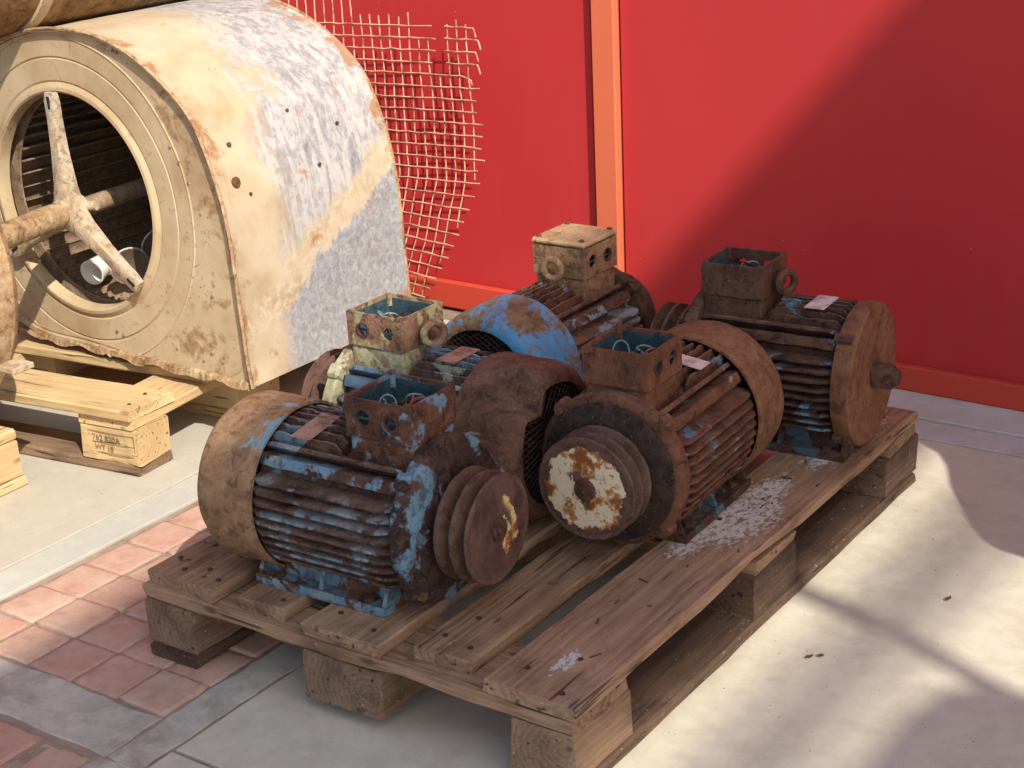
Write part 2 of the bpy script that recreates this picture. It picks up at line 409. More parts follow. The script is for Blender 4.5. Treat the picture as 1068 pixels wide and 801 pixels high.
def paver_mesh(k):
    r = random.Random(k); bm = BM(); s = .0485
    pts = []
    for sx, sy in ((-1, -1), (1, -1), (1, 1), (-1, 1)):
        pts.append((sx, sy))
    loop = []
    for i in range(4):
        a, b = pts[i], pts[(i+1) % 4]
        for t in range(6): loop.append((a[0]+(b[0]-a[0])*t/6, a[1]+(b[1]-a[1])*t/6))
    rings = []
    for f, z in ((1.0, -.03), (1.0, -.004), (.975, -.0006), (.85, 0)):
        rings.append([bm.verts.new((x*s*f+r.uniform(-1, 1)*.0013, y*s*f+r.uniform(-1, 1)*.0013, z+(r.uniform(-.0012, .0004) if z > -.01 else 0))) for x, y in loop])
    for a, b in zip(rings, rings[1:]): ring_faces(bm, a, b)
    bm.faces.new(rings[-1]); bmesh.ops.recalc_face_normals(bm, faces=bm.faces[:])
    for f in bm.faces: f.smooth = True
    me = bpy.data.meshes.new('paver'); bm.to_mesh(me); bm.free(); me.materials.append(M['paver']); return me
PV = [paver_mesh(k) for k in range(6)]
for i in range(5):
    for j in range(15):
        place('paver', rnd.choice(PV), ground, (-.308+.1025*i, -.0735+.1*j, .005-.001+rnd.uniform(-.003, .002)), (rnd.uniform(-.012, .012), rnd.uniform(-.012, .012), rnd.choice((0, 1, 2, 3))*math.pi/2+rnd.uniform(-.015, .015)))
for i in range(7):
    for j in range(4):
        place('paver', rnd.choice(PV), ground, (.094-.1035*i, -.303-.103*j, .005-.002+rnd.uniform(-.003, .002)), (rnd.uniform(-.012, .012), rnd.uniform(-.012, .012), rnd.choice((0, 1, 2, 3))*math.pi/2+rnd.uniform(-.02, .02)))

# ------------------------------------------------------------------ red wall
wall = thing('red_wall', 'red painted metal wall with orange post and low bottom rail', 'wall', (0, 1.677, 0), R(-1.8))
def wbox(name, x0, x1, y0, y1, z0, z1, mat, bev=.002):
    bm = BM(); box(bm, ((x0+x1)/2, (y0+y1)/2, (z0+z1)/2), (x1-x0, y1-y0, z1-z0), bev); return link(name, bm, mat, wall, 0)
PX0, PX1 = -.183, -.122
wbox('panel', -4.2, PX0-.013, .0, .05, .060, 3.4, M['red'])
wbox('panel', PX1+.006, 5.0, .0, .05, .045, 3.4, M['red'])
wbox('post', PX0, PX1, -.019, .06, .074, 3.4, M['orange'], .0025)
wbox('bottom_rail', -4.2, PX0-.002, -.022, -.001, .004, .074, M['red_dark'], .003)
wbox('bottom_rail', PX0+.001, 5.0, -.022, -.001, .0045, .060, M['red_dark'], .003)
wbox('back_board', -4.2, 5.0, .062, .12, 0, 3.5, M['red'])

# ------------------------------------------------------------------ unseen casters, outlines shaped to give the shade (beyond the frame)
def proj_up(x, y, z): return (x+SUN_X*z, y+SUN_Y*z)
roof = thing('unseen_roof', 'unseen grey roof strip high on the right, shaped to cast the shade', 'roof', (0, 0, 0))
def shade_piece(name, poly, z, t=.06, parent=None):  # outline is given as the wanted shadow, then lifted towards the sun
    bm = BM(); q = [proj_up(x, y, z) for x, y in poly]
    a = [bm.verts.new((x, y, z)) for x, y in q]; b = [bm.verts.new((x, y, z+t)) for x, y in q]
    bm.faces.new(a); bm.faces.new(b); ring_faces(bm, a, b); return link(name, bm, M['sheet'], parent or roof, 0)
shade_piece('roof_shade_strip', [(-.15, -8), (.765, -8), (.765, 7), (-.15, 7)], 7.0)  # eave edge follows the wall shadow; other edge set where the sunlit patch starts
for xx, ww in ((.950, .012), (1.04, .010)):
    shade_piece('streak_bar', [(xx-ww/2, -8), (xx+ww/2, -8), (xx+ww/2, 7), (xx-ww/2, 7)], 7.0)  # thin bars added to draw soft dark streaks across the sunlit patch
def post(x, y, z0, z1, parent, w=.08):  # legs added to carry the unseen shade casters
    bm = BM(); box(bm, (x, y, (z0+z1)/2), (w, w, z1-z0), .004); return link('post', bm, M['sheet'], parent, 0)
for (x, y) in ((6.45, -11.5), (6.9, -11.5), (6.45, 2.6), (6.9, 2.6)): post(x, y, 0, 6.998, roof)
frame_ = thing('shade_frame', 'unseen grey beam and board on the right, added to shade the sunlit patch', 'shade_caster', (0, 0, 0))  # added to draw the dark bar and shaded corner of the patch
shade_piece('shade_beam', [(.6, .765), (1.0, .650), (1.3, .51), (2.6, -.1), (2.6, -.14), (1.3, .468), (1.0, .612), (.6, .727)], 3.6, .05, frame_)
shade_piece('board', [(1.10, -3), (1.11, .40), (1.13, .50), (1.22, .55), (3.2, .2), (3.2, -3)], 3.6, .03, frame_)
for (x, y) in ((4.5, -4.9), (6.4, -4.9), (6.4, -1.9)): post(x, y, 0, 3.598, frame_, .05)
patch_blk = thing('patch_blocker', 'grey sheet awning added unseen beyond the right edge to bound the sunlit patch', 'blocker', (0, 0, 0))  # added unseen sheet, edge cut to the outline of the sunlit patch
shade_piece('cut_shade_sheet', [(.72, 1.40), (.80, 1.345), (.835, 1.29), (.875, 1.20), (.93, 1.11), (1.0, 1.015), (1.03, .995), (1.08, .985), (1.3, .90), (2.6, .8), (2.6, 2.05), (.72, 2.11)], .9, .012, patch_blk)
for x in (1.75, 3.2):
    bm = BM(); box(bm, (x, 1.40, .884), (.03, .34, .03), .003); link('bracket', bm, M['sheet'], patch_blk, 0)  # arms added to hold the unseen sheet

# ------------------------------------------------------------------ pallets
def wood_part(name, parent, bm, mat, loc, rot): return link(name, bm, mat, parent, 0, loc, rot)
pal = thing('wooden_pallet', 'weathered brown wooden pallet carrying the rusty motors', 'pallet', (0, 0, 0))
pr = random.Random(11); HZ = math.pi/2
# deck boards: (x centre, width, y0, y1)
def nails(board, pts, z):
    for (x, y) in pts:
        b = BM(); cyl(b, (0, 0, 0), .0042, .0018, None, 8); link('nail', b, M['nail'], board, 0, (x, y, z))
decks = [(.036, .069, .018, 1.19, 'wood', 0), (.109, .072, .010, 1.195, 'wood', .25), (.236, .094, .016, 1.19, 'wood', 0),
         (.400, .143, .004, 1.195, 'wood', 0), (.563, .098, .030, 1.19, 'wood', 0), (.727, .146, .003, 1.197, 'wood_splash', 0)]
for k, (x, w, y0, y1, mt, ec) in enumerate(decks):
    L = y1-y0; wane = (-1, .012, -.06) if mt == 'wood_splash' else None
    bd = wood_part('deck_board', pal, board_mesh(L, w, .022, pr, endcut=ec, wane=wane, jit=.0009), M[mt], (x, (y0+y1)/2, .1331), (0, 0, HZ))
    nails(bd, [(-L/2+.03+pr.uniform(-.008, .008), -w*.28), (-L/2+.05+pr.uniform(-.01, .01), w*.25), (-L/2+.11, pr.uniform(-.2, .2)*w), (pr.uniform(-.02, .02), w*.2), (L/2-.04, w*.2), (L/2-.06, -w*.2)], .0112)
for y in (.0735, .600, 1.1265):
    wood_part('stringer_board', pal, board_mesh(.796, .142, .0215, pr, wane=(-1 if y < .3 else 1, .006, .1)), M['wood'], (.4, y, .1112), (0, 0, 0))
def block_mesh(L, w, t, r): return board_mesh(L, w, t, r, jit=.0018, ch=.004, seg=4)
for (x, w) in ((.05, .098), (.4, .145), (.75, .098)):
    for (y, L) in ((.074, .145), (.6, .145), (1.126, .145)):
        wood_part('block', pal, block_mesh(L, w, .0775, pr), M['wood_dark' if (x > .5 and y > .3) else 'wood_block'], (x, y, .0612), (0, 0, HZ))  # right-hand side blocks take the shade-darkened wood
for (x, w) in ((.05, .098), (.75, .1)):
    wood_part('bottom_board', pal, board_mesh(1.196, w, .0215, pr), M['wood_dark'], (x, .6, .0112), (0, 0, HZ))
# splinters and crumbs lying on the deck
bm = BM()
for k in range(60):
    L = pr.uniform(.004, .024); x, w, y0, y1 = pr.choice(decks)[:4]
    c_ = Vector((x+pr.uniform(-.4, .4)*w, pr.uniform(y0+.02, y1-.3), .1448)); q = Matrix.Rotation(pr.uniform(0, 3), 3, 'Z')
    prism(bm, [(-.0014, 0), (.0014, 0), (0, .0018)], [-L/2, 0, L/2], .0007, pr, lambda p: c_+q @ p)
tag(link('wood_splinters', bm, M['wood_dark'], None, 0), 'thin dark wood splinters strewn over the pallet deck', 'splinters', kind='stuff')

def second_pallet(name, label, origin, rz):
    p = thing(name, label, 'pallet', origin, rz, 'pale new pallets on the left'); r = random.Random(int(abs(origin[0])*100)); mt = M['wood_new']
    return p, r, mt
# pale pallet below the blower: its long side faces the camera, right end at x = -.545
p2, r2, mt = second_pallet('wooden_pallet', 'pale new wooden pallet under the big cream blower', (-.545, .495, 0), R(6))
for (y, w) in ((.055, .13), (.28, .10), (.43, .12), (.575, .10), (.74, .13)):
    bd = wood_part('deck_board', p2, board_mesh(1.2, w, .022, r2, seg=10), mt, (-.6, y, .1331), (0, 0, 0))
    nails(bd, [(.57, -.03), (.56, .03), (.0, .02)], .0112)
for x in (-.075, -.6, -1.125):
    wood_part('stringer_board', p2, board_mesh(.80, .142, .0215, r2, seg=8), mt, (x, .4, .1112), (0, 0, HZ))
blk2 = None
for (y, w) in ((.05, .098), (.4, .145), (.75, .098)):
    for x in (-.0725, -.6, -1.125):
        b = wood_part('block', p2, block_mesh(.145, w, .0775, r2), M['wood_new_block'], (x, y, .0612), (0, 0, 0))
        if blk2 is None: blk2 = b
    wood_part('bottom_board', p2, board_mesh(.86, w, .0215, r2, seg=8), M['wood_block'] if y < .1 else mt, (-.43, y, .0112), (0, 0, 0))
# burnt-in stamp on the front corner block
def text_part(s, size, parent, loc, rot, mat):
    cu = bpy.data.curves.new('stamp', 'FONT'); cu.body = s; cu.size = size; cu.extrude = .0003
    t = bpy.data.objects.new('tmp', cu); C.objects.link(t); dg = bpy.context.evaluated_depsgraph_get()
    me = bpy.data.meshes.new_from_object(t.evaluated_get(dg)); bpy.data.objects.remove(t)
    me.materials.clear(); me.materials.append(mat); return place('stamp', me, parent, loc, rot)
text_part('C 762 830A', .0185, blk2, (-.062, -.0515, .006), (HZ, 0, 0), M['ink'])
text_part('T  WT 18', .0165, blk2, (-.058, -.0515, -.014), (HZ, 0, 0), M['ink'])
bm = BM()
for (x0, x1, z0, z1) in ((-.066, .066, .024, .0255), (-.066, .066, -.021, -.0195), (-.066, -.0645, -.021, .0255), (.0645, .066, -.021, .0255), (-.038, -.0368, -.02, .002), (-.066, .066, .002, .003)):
    box(bm, ((x0+x1)/2, -.0513, (z0+z1)/2), (x1-x0, .0008, z1-z0))
link('stamp', bm, M['ink'], blk2, 0)
# yellow pallet at the left edge
p3, r3, mt = second_pallet('wooden_pallet', 'pale yellow pallet cut by the left edge under a drum', (-.73, .352, 0), R(1))
for x, w in ((-.06, .12), (-.21, .10), (-.38, .12), (-.56, .10), (-.74, .12)):
    wood_part('deck_board', p3, board_mesh(1.1, w, .022, r3, seg=8), mt, (x, -.55, .1111), (0, 0, HZ))
for x in (-.05, -.4, -.75):
    for y in (-.075, -.55, -1.03):
        wood_part('block', p3, block_mesh(.145, .1, .0775, r3), M['wood_new_block'], (x, y, .0608), (0, 0, HZ))
    wood_part('bottom_board', p3, board_mesh(1.1, .1, .0205, r3, seg=8), mt, (x+.004, -.545, .0108), (0, 0, HZ))

# ------------------------------------------------------------------ blower
OUT = [(-.407, .150), (-.414, .2), (-.419, .30), (-.424, .42), (-.432, .50), (-.445, .56), (-.468, .63), (-.498, .692), (-.55, .745), (-.614, .79),
       (-.68, .822), (-.741, .84), (-.81, .848), (-.882, .848), (-.96, .838), (-1.038, .815), (-1.12, .765), (-1.19, .69), (-1.24, .58),
       (-1.255, .46), (-1.24, .35), (-1.19, .26), (-1.12, .20), (-1.02, .172), (-.9, .168), (-.75, .158), (-.6, .152)]
BL = Vector((-.83, .96, .146)); IC = (-.879, .485)
def smooth_loop(pts, k, keep=()):
    out = []; n_ = len(pts)
    for i in range(n_):
        p0, p1, p2_, p3_ = (Vector(pts[(i+q) % n_]) for q in (-1, 0, 1, 2))
        if i in keep: p0 = p1-(p2_-p1)
        if (i+1) % n_ in keep: p3_ = p2_+(p2_-p1)
        for t in range(k):
            u = t/k
            out.append(.5*((2*p1)+(-p0+p2_)*u+(2*p0-5*p1+4*p2_-p3_)*u*u+(-p0+3*p1-3*p2_+p3_)*u**3))
    return out
SC = smooth_loop(OUT, 4, keep=(0,))
def blower_mats():
    # face paint: cream, rust run and grime
    n = NB('cream blower paint'); v = n.obj(); x, y, z = n.sep(v)
    a = n.noise(v, 9, 6, .62); b = n.noise(v, 70, 5, .65); c = n.noise(v, 3, 4, .55)
    col = n.ramp(n.math('ADD', n.math('MULTIPLY', a, .5), n.math('MULTIPLY', c, .5)), [(.32, (.33, .215, .11)), (.5, (.475, .36, .215)), (.68, (.56, .46, .31))])
    dx_ = n.math('SUBTRACT', x, -.043); dz_ = n.math('SUBTRACT', z, .339)
    rr = n.math('SQRT', n.math('ADD', n.math('MULTIPLY', dx_, dx_), n.math('MULTIPLY', dz_, dz_)))
    sc_ = n.step(n.math('ADD', n.noise(v, 17, 6, .7, .6), n.math('MULTIPLY', n.step(rr, .325, .365), .10)), .62, .72)
    col = n.mix(n.math('MULTIPLY', sc_, .75), col, n.ramp(b, [(.35, (.14, .065, .03)), (.6, (.33, .18, .08))]))
    col = n.mix(n.step(n.noise(v, 24, 8, .72, .5), .59, .70), col, (.30, .15, .06))
    col = n.mix(n.math('MULTIPLY', n.step(n.noise(v, 130, 4, .7), .60, .68), n.step(n.noise(v, 6, 3), .48, .6)), col, (.14, .085, .05))
    cream = n.done(col, .62, n.bump(n.math('ADD', a, n.math('MULTIPLY', b, .4)), .35, .003))
    # wrap: cream at the front strip and along a diagonal band, peeled white and grey zinc behind
    n = NB('peeling cream and white wrap'); v = n.obj(); x, y, z = n.sep(v)
    wob = n.noise(n.scale(v, (7.0, 9.0, 5.0)), 1.0, 7, .66, .5)
    st = n.noise(n.scale(v, (26.0, 34.0, 5.0)), 1.0, 7, .70, 1.0)
    b = n.noise(v, 60, 6, .65, .4)
    cream_c = n.ramp(n.noise(v, 8, 5, .6), [(.3, (.35, .26, .15)), (.5, (.465, .38, .25)), (.7, (.53, .46, .34))])
    white_c = n.ramp(n.math('ADD', n.math('MULTIPLY', st, .65), n.math('MULTIPLY', b, .35)), [(.36, (.19, .20, .21)), (.46, (.30, .305, .31)), (.53, (.42, .415, .40)), (.66, (.51, .495, .465))])
    zinc_c = n.ramp(n.noise(v, 70, 7, .75, .6), [(.36, (.20, .21, .225)), (.64, (.39, .40, .41))])
    # white field begins some way behind the front edge; further back higher up
    d = n.math('ADD', n.math('SUBTRACT', y, n.math('MULTIPLY', n.math('SUBTRACT', wob, .5), .34)), .105)
    d = n.math('SUBTRACT', d, n.math('MULTIPLY', n.step(z, .50, .70), .10))
    mk = n.step(n.math('ADD', d, n.math('MULTIPLY', n.math('SUBTRACT', st, .5), .22)), -.04, .07)
    col = n.mix(mk, cream_c, white_c)
    # diagonal band rising to the back:  z = .13 + .55*(y+.26)
    e = n.math('SUBTRACT', z, n.math('MULTIPLY_ADD', n.math('ADD', y, .26), .50, .085))
    e = n.math('ADD', e, n.math('ADD', n.math('MULTIPLY', n.math('SUBTRACT', wob, .5), .16), n.math('MULTIPLY', n.math('SUBTRACT', b, .5), .06)))
    below = n.step(e, .0, -.012)
    band = n.math('MULTIPLY', n.step(e, -.01, .005), n.step(e, .085, .055))
    col = n.mix(band, col, n.mix(n.step(b, .45, .6), cream_c, (.52, .45, .34)))
    zm = n.math('MULTIPLY', below, n.step(n.math('SUBTRACT', y, n.math('MULTIPLY', wob, .1)), -.22, -.17))
    col = n.mix(zm, col, zinc_c)
    # rust blooms at the rims
    edge = n.math('MAXIMUM', n.step(y, -.225, -.262), n.step(y, .215, .25))
    ru = n.step(n.math('ADD', n.noise(v, 14, 7, .7), n.math('MULTIPLY', edge, .13)), .61, .70)
    col = n.mix(n.math('MULTIPLY', ru, .8), col, (.30, .145, .05))
    return cream, n.done(col, .6, n.bump(n.math('ADD', n.math('MULTIPLY', st, .6), n.math('MULTIPLY', b, .6)), .4, .003))
M['cream'], M['wrap'] = blower_mats()
M['rusty_cream'] = rust('rust stained cream', 2.7, ((.20, .10, .045), (.40, .25, .13), (.56, .43, .27)), None, dust=.0, bump=.6)
M['rust_orange'] = rust('orange rust sheet', 6.2, ((.10, .05, .02), (.27, .15, .055), (.40, .29, .15)), None, dust=.0, bump=.8)
M['casting'] = rust('cream cast bracket', 1.9, ((.30, .19, .11), (.52, .40, .27), (.66, .56, .43)), None, dust=0, bump=.7)
M['blade'] = rust('dark rusty impeller', 3.3, ((.15, .09, .055), (.34, .23, .145), (.46, .35, .24)), None, dust=0, bump=.4)
blower = thing('centrifugal_blower', 'large round cream and white peeling blower housing on pale pallet', 'blower', BL)
def loc(p): return Vector(p)-BL
Y0, Y1 = .692, 1.225
def dent(p, a=.004): return a*noise.noise(Vector((p.x*5, p.y*5, p.z*5)))+a*.3*noise.noise(Vector((p.x*19, p.y*19, p.z*19)))
bm = BM(); rings = []; ny = 22; n_sc = len(SC)
nor = []
for i in range(n_sc):
    t_ = (SC[(i+1) % n_sc]-SC[i-1]).normalized(); nor.append(Vector((t_.y, -t_.x)))
if sum(nor[i].dot(SC[i]-Vector(IC)) for i in range(n_sc)) < 0: nor = [-q for q in nor]
for j in range(ny+1):
    yy = Y0+(Y1-Y0)*j/ny; off = .004 if j in (0, ny) else 0
    rg = []
    for i, p in enumerate(SC):
        q = Vector((p.x, yy, p.y)); d_ = dent(q)+off
        if p.y < .17: d_ *= .2
        rg.append(bm.verts.new(loc((p.x+nor[i].x*d_, yy, p.y+nor[i].y*d_))))
    rings.append(rg)
for a, b in zip(rings, rings[1:]): ring_faces(bm, a, b)
# inner skin
inner = [[bm.verts.new(loc((p.x-nor[i].x*.005, yy, p.y-nor[i].y*.005))) for i, p in enumerate(SC)] for yy in (Y0, Y1)]
ring_faces(bm, inner[0], inner[1]); ring_faces(bm, rings[0], inner[0]); ring_faces(bm, inner[1], rings[-1])
link('wrap', bm, M['wrap'], blower, 40)
# face plate with pressed rings and the round inlet
def outl(a):
    ca, sa = math.cos(a), math.sin(a); best = .3
    for i in range(n_sc):
        p, q = SC[i]-Vector(IC), SC[(i+1) % n_sc]-Vector(IC); e = q-p; den = ca*e.y-sa*e.x
        if abs(den) < 1e-9: continue
        t = (p.x*e.y-p.y*e.x)/den; s = (p.x*sa-p.y*ca)/den
        if t > 0 and -1e-6 <= s <= 1+1e-6: best = t
    return best
def face_plate(yf, sgn, name, hole=True):
    bm = BM(); K = 120; rings = []
    rs = [(.229, .022), (.230, .010), (.233, -.002), (.237, -.005), (.244, -.004), (.250, .0), (.254, .0035), (.258, .001), (.302, .001), (.305, .0045), (.308, .001), (.346, .0005), (.349, -.0015), (.352, .0005), (1, 0.0)]
    if not hole: rs = [(.02, 0), (.3, 0), (1, 0)]
    for (r_, dy) in rs:
        rg = []
        for k in range(K):
            a = 2*math.pi*k/K; o = outl(a)-.006; rr = o if r_ == 1 else min(r_, o-.002)
            px, pz = IC[0]+math.cos(a)*rr, IC[1]+math.sin(a)*rr
            rg.append(bm.verts.new(loc((px, yf+sgn*dy+(.0025*noise.noise(Vector((px*7, 0, pz*7))) if r_ > .26 else 0), pz))))
        rings.append(rg)
    for a, b in zip(rings, rings[1:]): ring_faces(bm, a, b)
    if not hole: bm.faces.new(rings[0])
    return link(name, bm, M['cream'], blower, 14)
face = face_plate(.702, 1, 'face_plate'); face_plate(1.215, -1, 'back_plate', False)
# torn, rusted lower lip
bm = BM(); lr = random.Random(3); prev = None
for i in range(120):
    x = -.41-i*.0059; z = .149+.00015*i; y = .690-.004*abs(noise.noise(Vector((x*60, 1, 1))))-.002
    a = bm.verts.new(loc((x, y, z-.004+.012*noise.noise(Vector((x*17, 0, 0)))+.005*noise.noise(Vector((x*90, 0, 0)))*abs(noise.noise(Vector((x*9, 8, 0))))*3))); b = bm.verts.new(loc((x, y+.004, z+.007+.007*noise.noise(Vector((x*23, 5, 0)))+.003*noise.noise(Vector((x*110, 5, 0)))))); c = bm.verts.new(loc((x, .71, z+.012)))
    if prev: ring_faces(bm, [prev[0], prev[1], prev[2]], [a, b, c], False)
    prev = (a, b, c)
link('torn_lip', bm, M['rusty_cream'], blower, 0)
# rim bead along the front edge, drip of rust
bm = BM(); tube(bm, [loc((p.x+nor[i].x*.001, .693, p.y+nor[i].y*.001)) for i, p in list(enumerate(SC))[:70]], .0045, 6)
link('rim_bead', bm, M['rusty_cream'], blower, 60)
bm = BM(); tube(bm, [loc((p.x+nor[i].x*.001, 1.224, p.y+nor[i].y*.001)) for i, p in list(enumerate(SC))[:66]], .005, 6)
link('rim_bead', bm, M['rusty_cream'], blower, 60)
# rivets
Mx = Matrix.Rotation(HZ, 3, 'X')
for (x, z) in ((-.70, .812), (-.69, .809), (-.53, .56), (-.55, .60), (-.505, .50), (-.57, .63), (-.50, .33), (-.49, .19), (-.52, .205), (-.545, .185), (-.62, .20), (-.78, .205), (-.80, .21)):
    bm = BM(); cyl(bm, loc((x, .7035, z)), .0045, .004, Mx, 8, .003); link('rivet', bm, M['blade'], blower, 0)
for (t, y, r_) in ((20, .745, .011), (24, .76, .005), (18, .775, .0035), (26, .95, .004), (19, .99, .004), (23, 1.08, .004)):
    p = SC[t]; q = Vector((nor[t].x, 0, nor[t].y)); bm = BM(); cyl(bm, loc((p.x+nor[t].x*.0005, y, p.y+nor[t].y*.0005)), r_, .004, q.to_track_quat('Z', 'Y').to_matrix(), 12); link('rivet', bm, M['nail'], blower, 0)
# bearing bracket: hub and three arms, shaft
HUB = Vector((-.882, .690, .468))
bm = BM(); Mr = Matrix.Rotation(HZ, 3, 'Z')
def hub_pt(p): return Mr @ p
lathe(bm, [(-.03, .0), (-.03, .026), (-.026, .030), (.026, .034), (.03, .030), (.03, 0)], 20, fn=lambda p: loc(HUB+Mr @ p))
bracket = link('bearing_bracket', bm, M['casting'], blower, 40)
for (ang, rr) in ((91, .236), (-40, .245), (212, .236)):
    a = R(ang); d = Vector((math.cos(a), 0, math.sin(a))); e = Vector((IC[0], .678, IC[1]))+d*rr
    s = HUB+(e-HUB).normalized()*.015; ax = (e-s).normalized(); L = (e-s).length
    u = Vector((0, 1, 0)); w_ = ax.cross(u)
    bm = BM(); rg = []
    for (t, wd, th) in ((0, .030, .022), (.18, .021, .019), (.5, .016, .014), (.78, .0145, .012), (.84, .017, .010), (.93, .0175, .009), (1.0, .015, .007)):
        p = s+ax*L*t+u*(.006*t); q = []
        for (cu, cw) in ((-1, -.7), (-.7, -1), (.7, -1), (1, -.7), (1, .7), (.7, 1), (-.7, 1), (-1, .7)): q.append(bm.verts.new(loc(p+u*cu*th+w_*cw*wd)))
        rg.append(q)
    for q, q2 in zip(rg, rg[1:]): ring_faces(bm, q, q2)
    bm.faces.new(rg[0]); bm.faces.new(rg[-1])
    arm = link('arm', bm, M['casting'], bracket, 40)
    bm = BM(); box(bm, loc(s+ax*L*.915+u*(.0055-.0095)), (L*.11, .0035, .007), .001, Matrix((ax, u, w_)).transposed()); link('slot', bm, M['dark'], arm, 0)  # raised black bar stands in for the slot's hollow
bm = BM(); tube(bm, [loc(HUB+Vector((0, .02, 0))), loc(HUB+Vector((.005, -.06, .0))), loc((-.80, .40, .478)), loc((-.775, .30, .484))], [.027, .027, .027, .027], 18)
link('shaft', bm, M['rusty_cream'], blower, 50)
bm = BM(); tube(bm, [loc(HUB+Vector((.012, .02, .006))), loc(HUB+Vector((.05, .03, .012)))], .011, 10); link('grease_pin', bm, M['casting'], blower, 40)
# squirrel cage impeller
impeller = None
for (y, r0, r1) in ((1.14, .02, .262), (.752, .229, .262)):
    bm = BM()
    A = [[bm.verts.new(loc((IC[0]+r*math.cos(2*math.pi*k/72), y+dy, IC[1]+r*math.sin(2*math.pi*k/72)))) for k in range(72)] for r, dy in ((r0, 0), (r1, 0), (r1, .004), (r0, .004))]
    for i in range(4): ring_faces(bm, A[i], A[(i+1) % 4])
    ob_ = link('shroud_ring' if impeller else 'impeller', bm, M['blade'], impeller or blower, 30); impeller = impeller or ob_
bm = BM()
sec = []
for t in range(6):
    u = t/5; a = .16*u*u; r = .226+.034*u; sec.append((r*math.cos(a), r*math.sin(a)))
sec2 = [(x*1.0-.0008, y+.0022) for x, y in reversed(sec)]; poly = sec+sec2
A = [[bm.verts.new((x, y, z)) for x, z in poly] for y in (.756, .95, 1.138)]
for a, b in zip(A, A[1:]): ring_faces(bm, a, b)
bmesh.ops.recalc_face_normals(bm, faces=bm.faces[:]); blade_me = bpy.data.meshes.new('blade'); bm.to_mesh(blade_me); bm.free(); blade_me.materials.append(M['blade'])
for k in range(48):
    place('blade', blade_me, impeller, (IC[0]-BL.x, -BL.y, IC[1]-BL.z), (0, 2*math.pi*k/48, 0))
bm = BM(); tube(bm, [loc((HUB.x, .71, HUB.z)), loc((IC[0], 1.14, IC[1]))], .02, 12); link('shaft', bm, M['blade'], blower, 50)
# white cup and smoked glass lids lying in the inlet
cup = thing('white_cup', 'small white cup lying on its side inside the blower inlet', 'cup', (-.935, .772, .276))
bm = BM(); prof = [(.055, 0), (.055, .022), (.0, .0285), (-.004, .029), (-.004, .0255), (.0, .025), (.045, .019), (.045, 0)]
Mc = Matrix.Rotation(R(104), 3, 'Z') @ Matrix.Rotation(R(-8), 3, 'Y')
lathe(bm, prof, 28, fn=lambda p: Mc @ p+Vector((0, 0, .03))); link('cup_body', bm, M['white'], cup, 40)
for (lx, ly, lz, rr, an, lb) in ((-.845, .80, .282, .042, -28, 'smoked glass lid leaning beside the white cup in the blower'), (-.83, .90, .283, .055, -40, 'larger glass lid standing deep behind the white cup in the blower')):
    lid = thing('glass_lid', lb, 'lid', (lx, ly, lz), 0, 'glass lids in the blower')
    Ml = Matrix.Rotation(R(an), 3, 'Z') @ Matrix.Rotation(R(10), 3, 'Y')
    bm = BM(); lathe(bm, [(-.012, 0), (-.010, rr*.5), (-.003, rr*.9), (0, rr), (.004, rr), (.003, rr*.88), (-.006, rr*.5), (-.008, 0)], 30, fn=lambda p: Ml @ p+Vector((0, 0, rr)))
    link('pane', bm, M['glass'], lid, 40)
    bm = BM(); torus(bm, (0, 0, rr), rr, .0022, Ml @ Matrix.Rotation(HZ, 3, 'Z'), 32, 6); link('rim', bm, M['tag_white'], lid, 40)

# second drum at the left edge and rusty tank on top
drum = thing('blower_drum', 'cream round blower drum cut by the left picture edge', 'blower', (-.965, .08, .124))
bm = BM(); dr = .318; dz = .318
def dfn(p): return Vector((p.y, p.x, p.z+dz))
lathe(bm, [(.27, 0), (.27, .10), (.272, .285), (.276, .305), (.268, dr-.002), (.255, dr+.004), (.245, dr), (0, dr), (-.24, dr), (-.25, dr+.004), (-.262, dr), (-.265, .2), (-.265, 0)], 72, fn=lambda p: dfn(p)+Vector((0, 0, 0)))
link('drum_shell', bm, M['rusty_cream'], drum, 40)
bm = BM(); box(bm, (.318, .235, .155), (.05, .05, .012), .002); link('lug', bm, M['casting'], drum, 0)
tank = thing('rusty_tank', 'brown rusty drum lying on top of the blower housing at the picture corner', 'tank', (-1.05, .93, .826))
bm = BM(); tr = .20
def tfn(p): return Vector((p.y, p.x, p.z+tr))
lathe(bm, [(-.42, 0), (-.42, tr-.012), (-.41, tr), (-.2, tr), (.0, tr), (.2, tr), (.29, tr), (.30, tr-.01), (.30, 0)], 72, fn=lambda p: tfn(p)+Vector((0, 0, .003*noise.noise(p*9))))
link('tank_shell', bm, M['rust_orange'], tank, 40)
bm = BM(); lathe(bm, [(-.232, tr+.0005), (-.230, tr+.006), (-.202, tr+.006), (-.20, tr+.0005)], 72, fn=tfn); link('strap', bm, M['cream'], tank, 40)

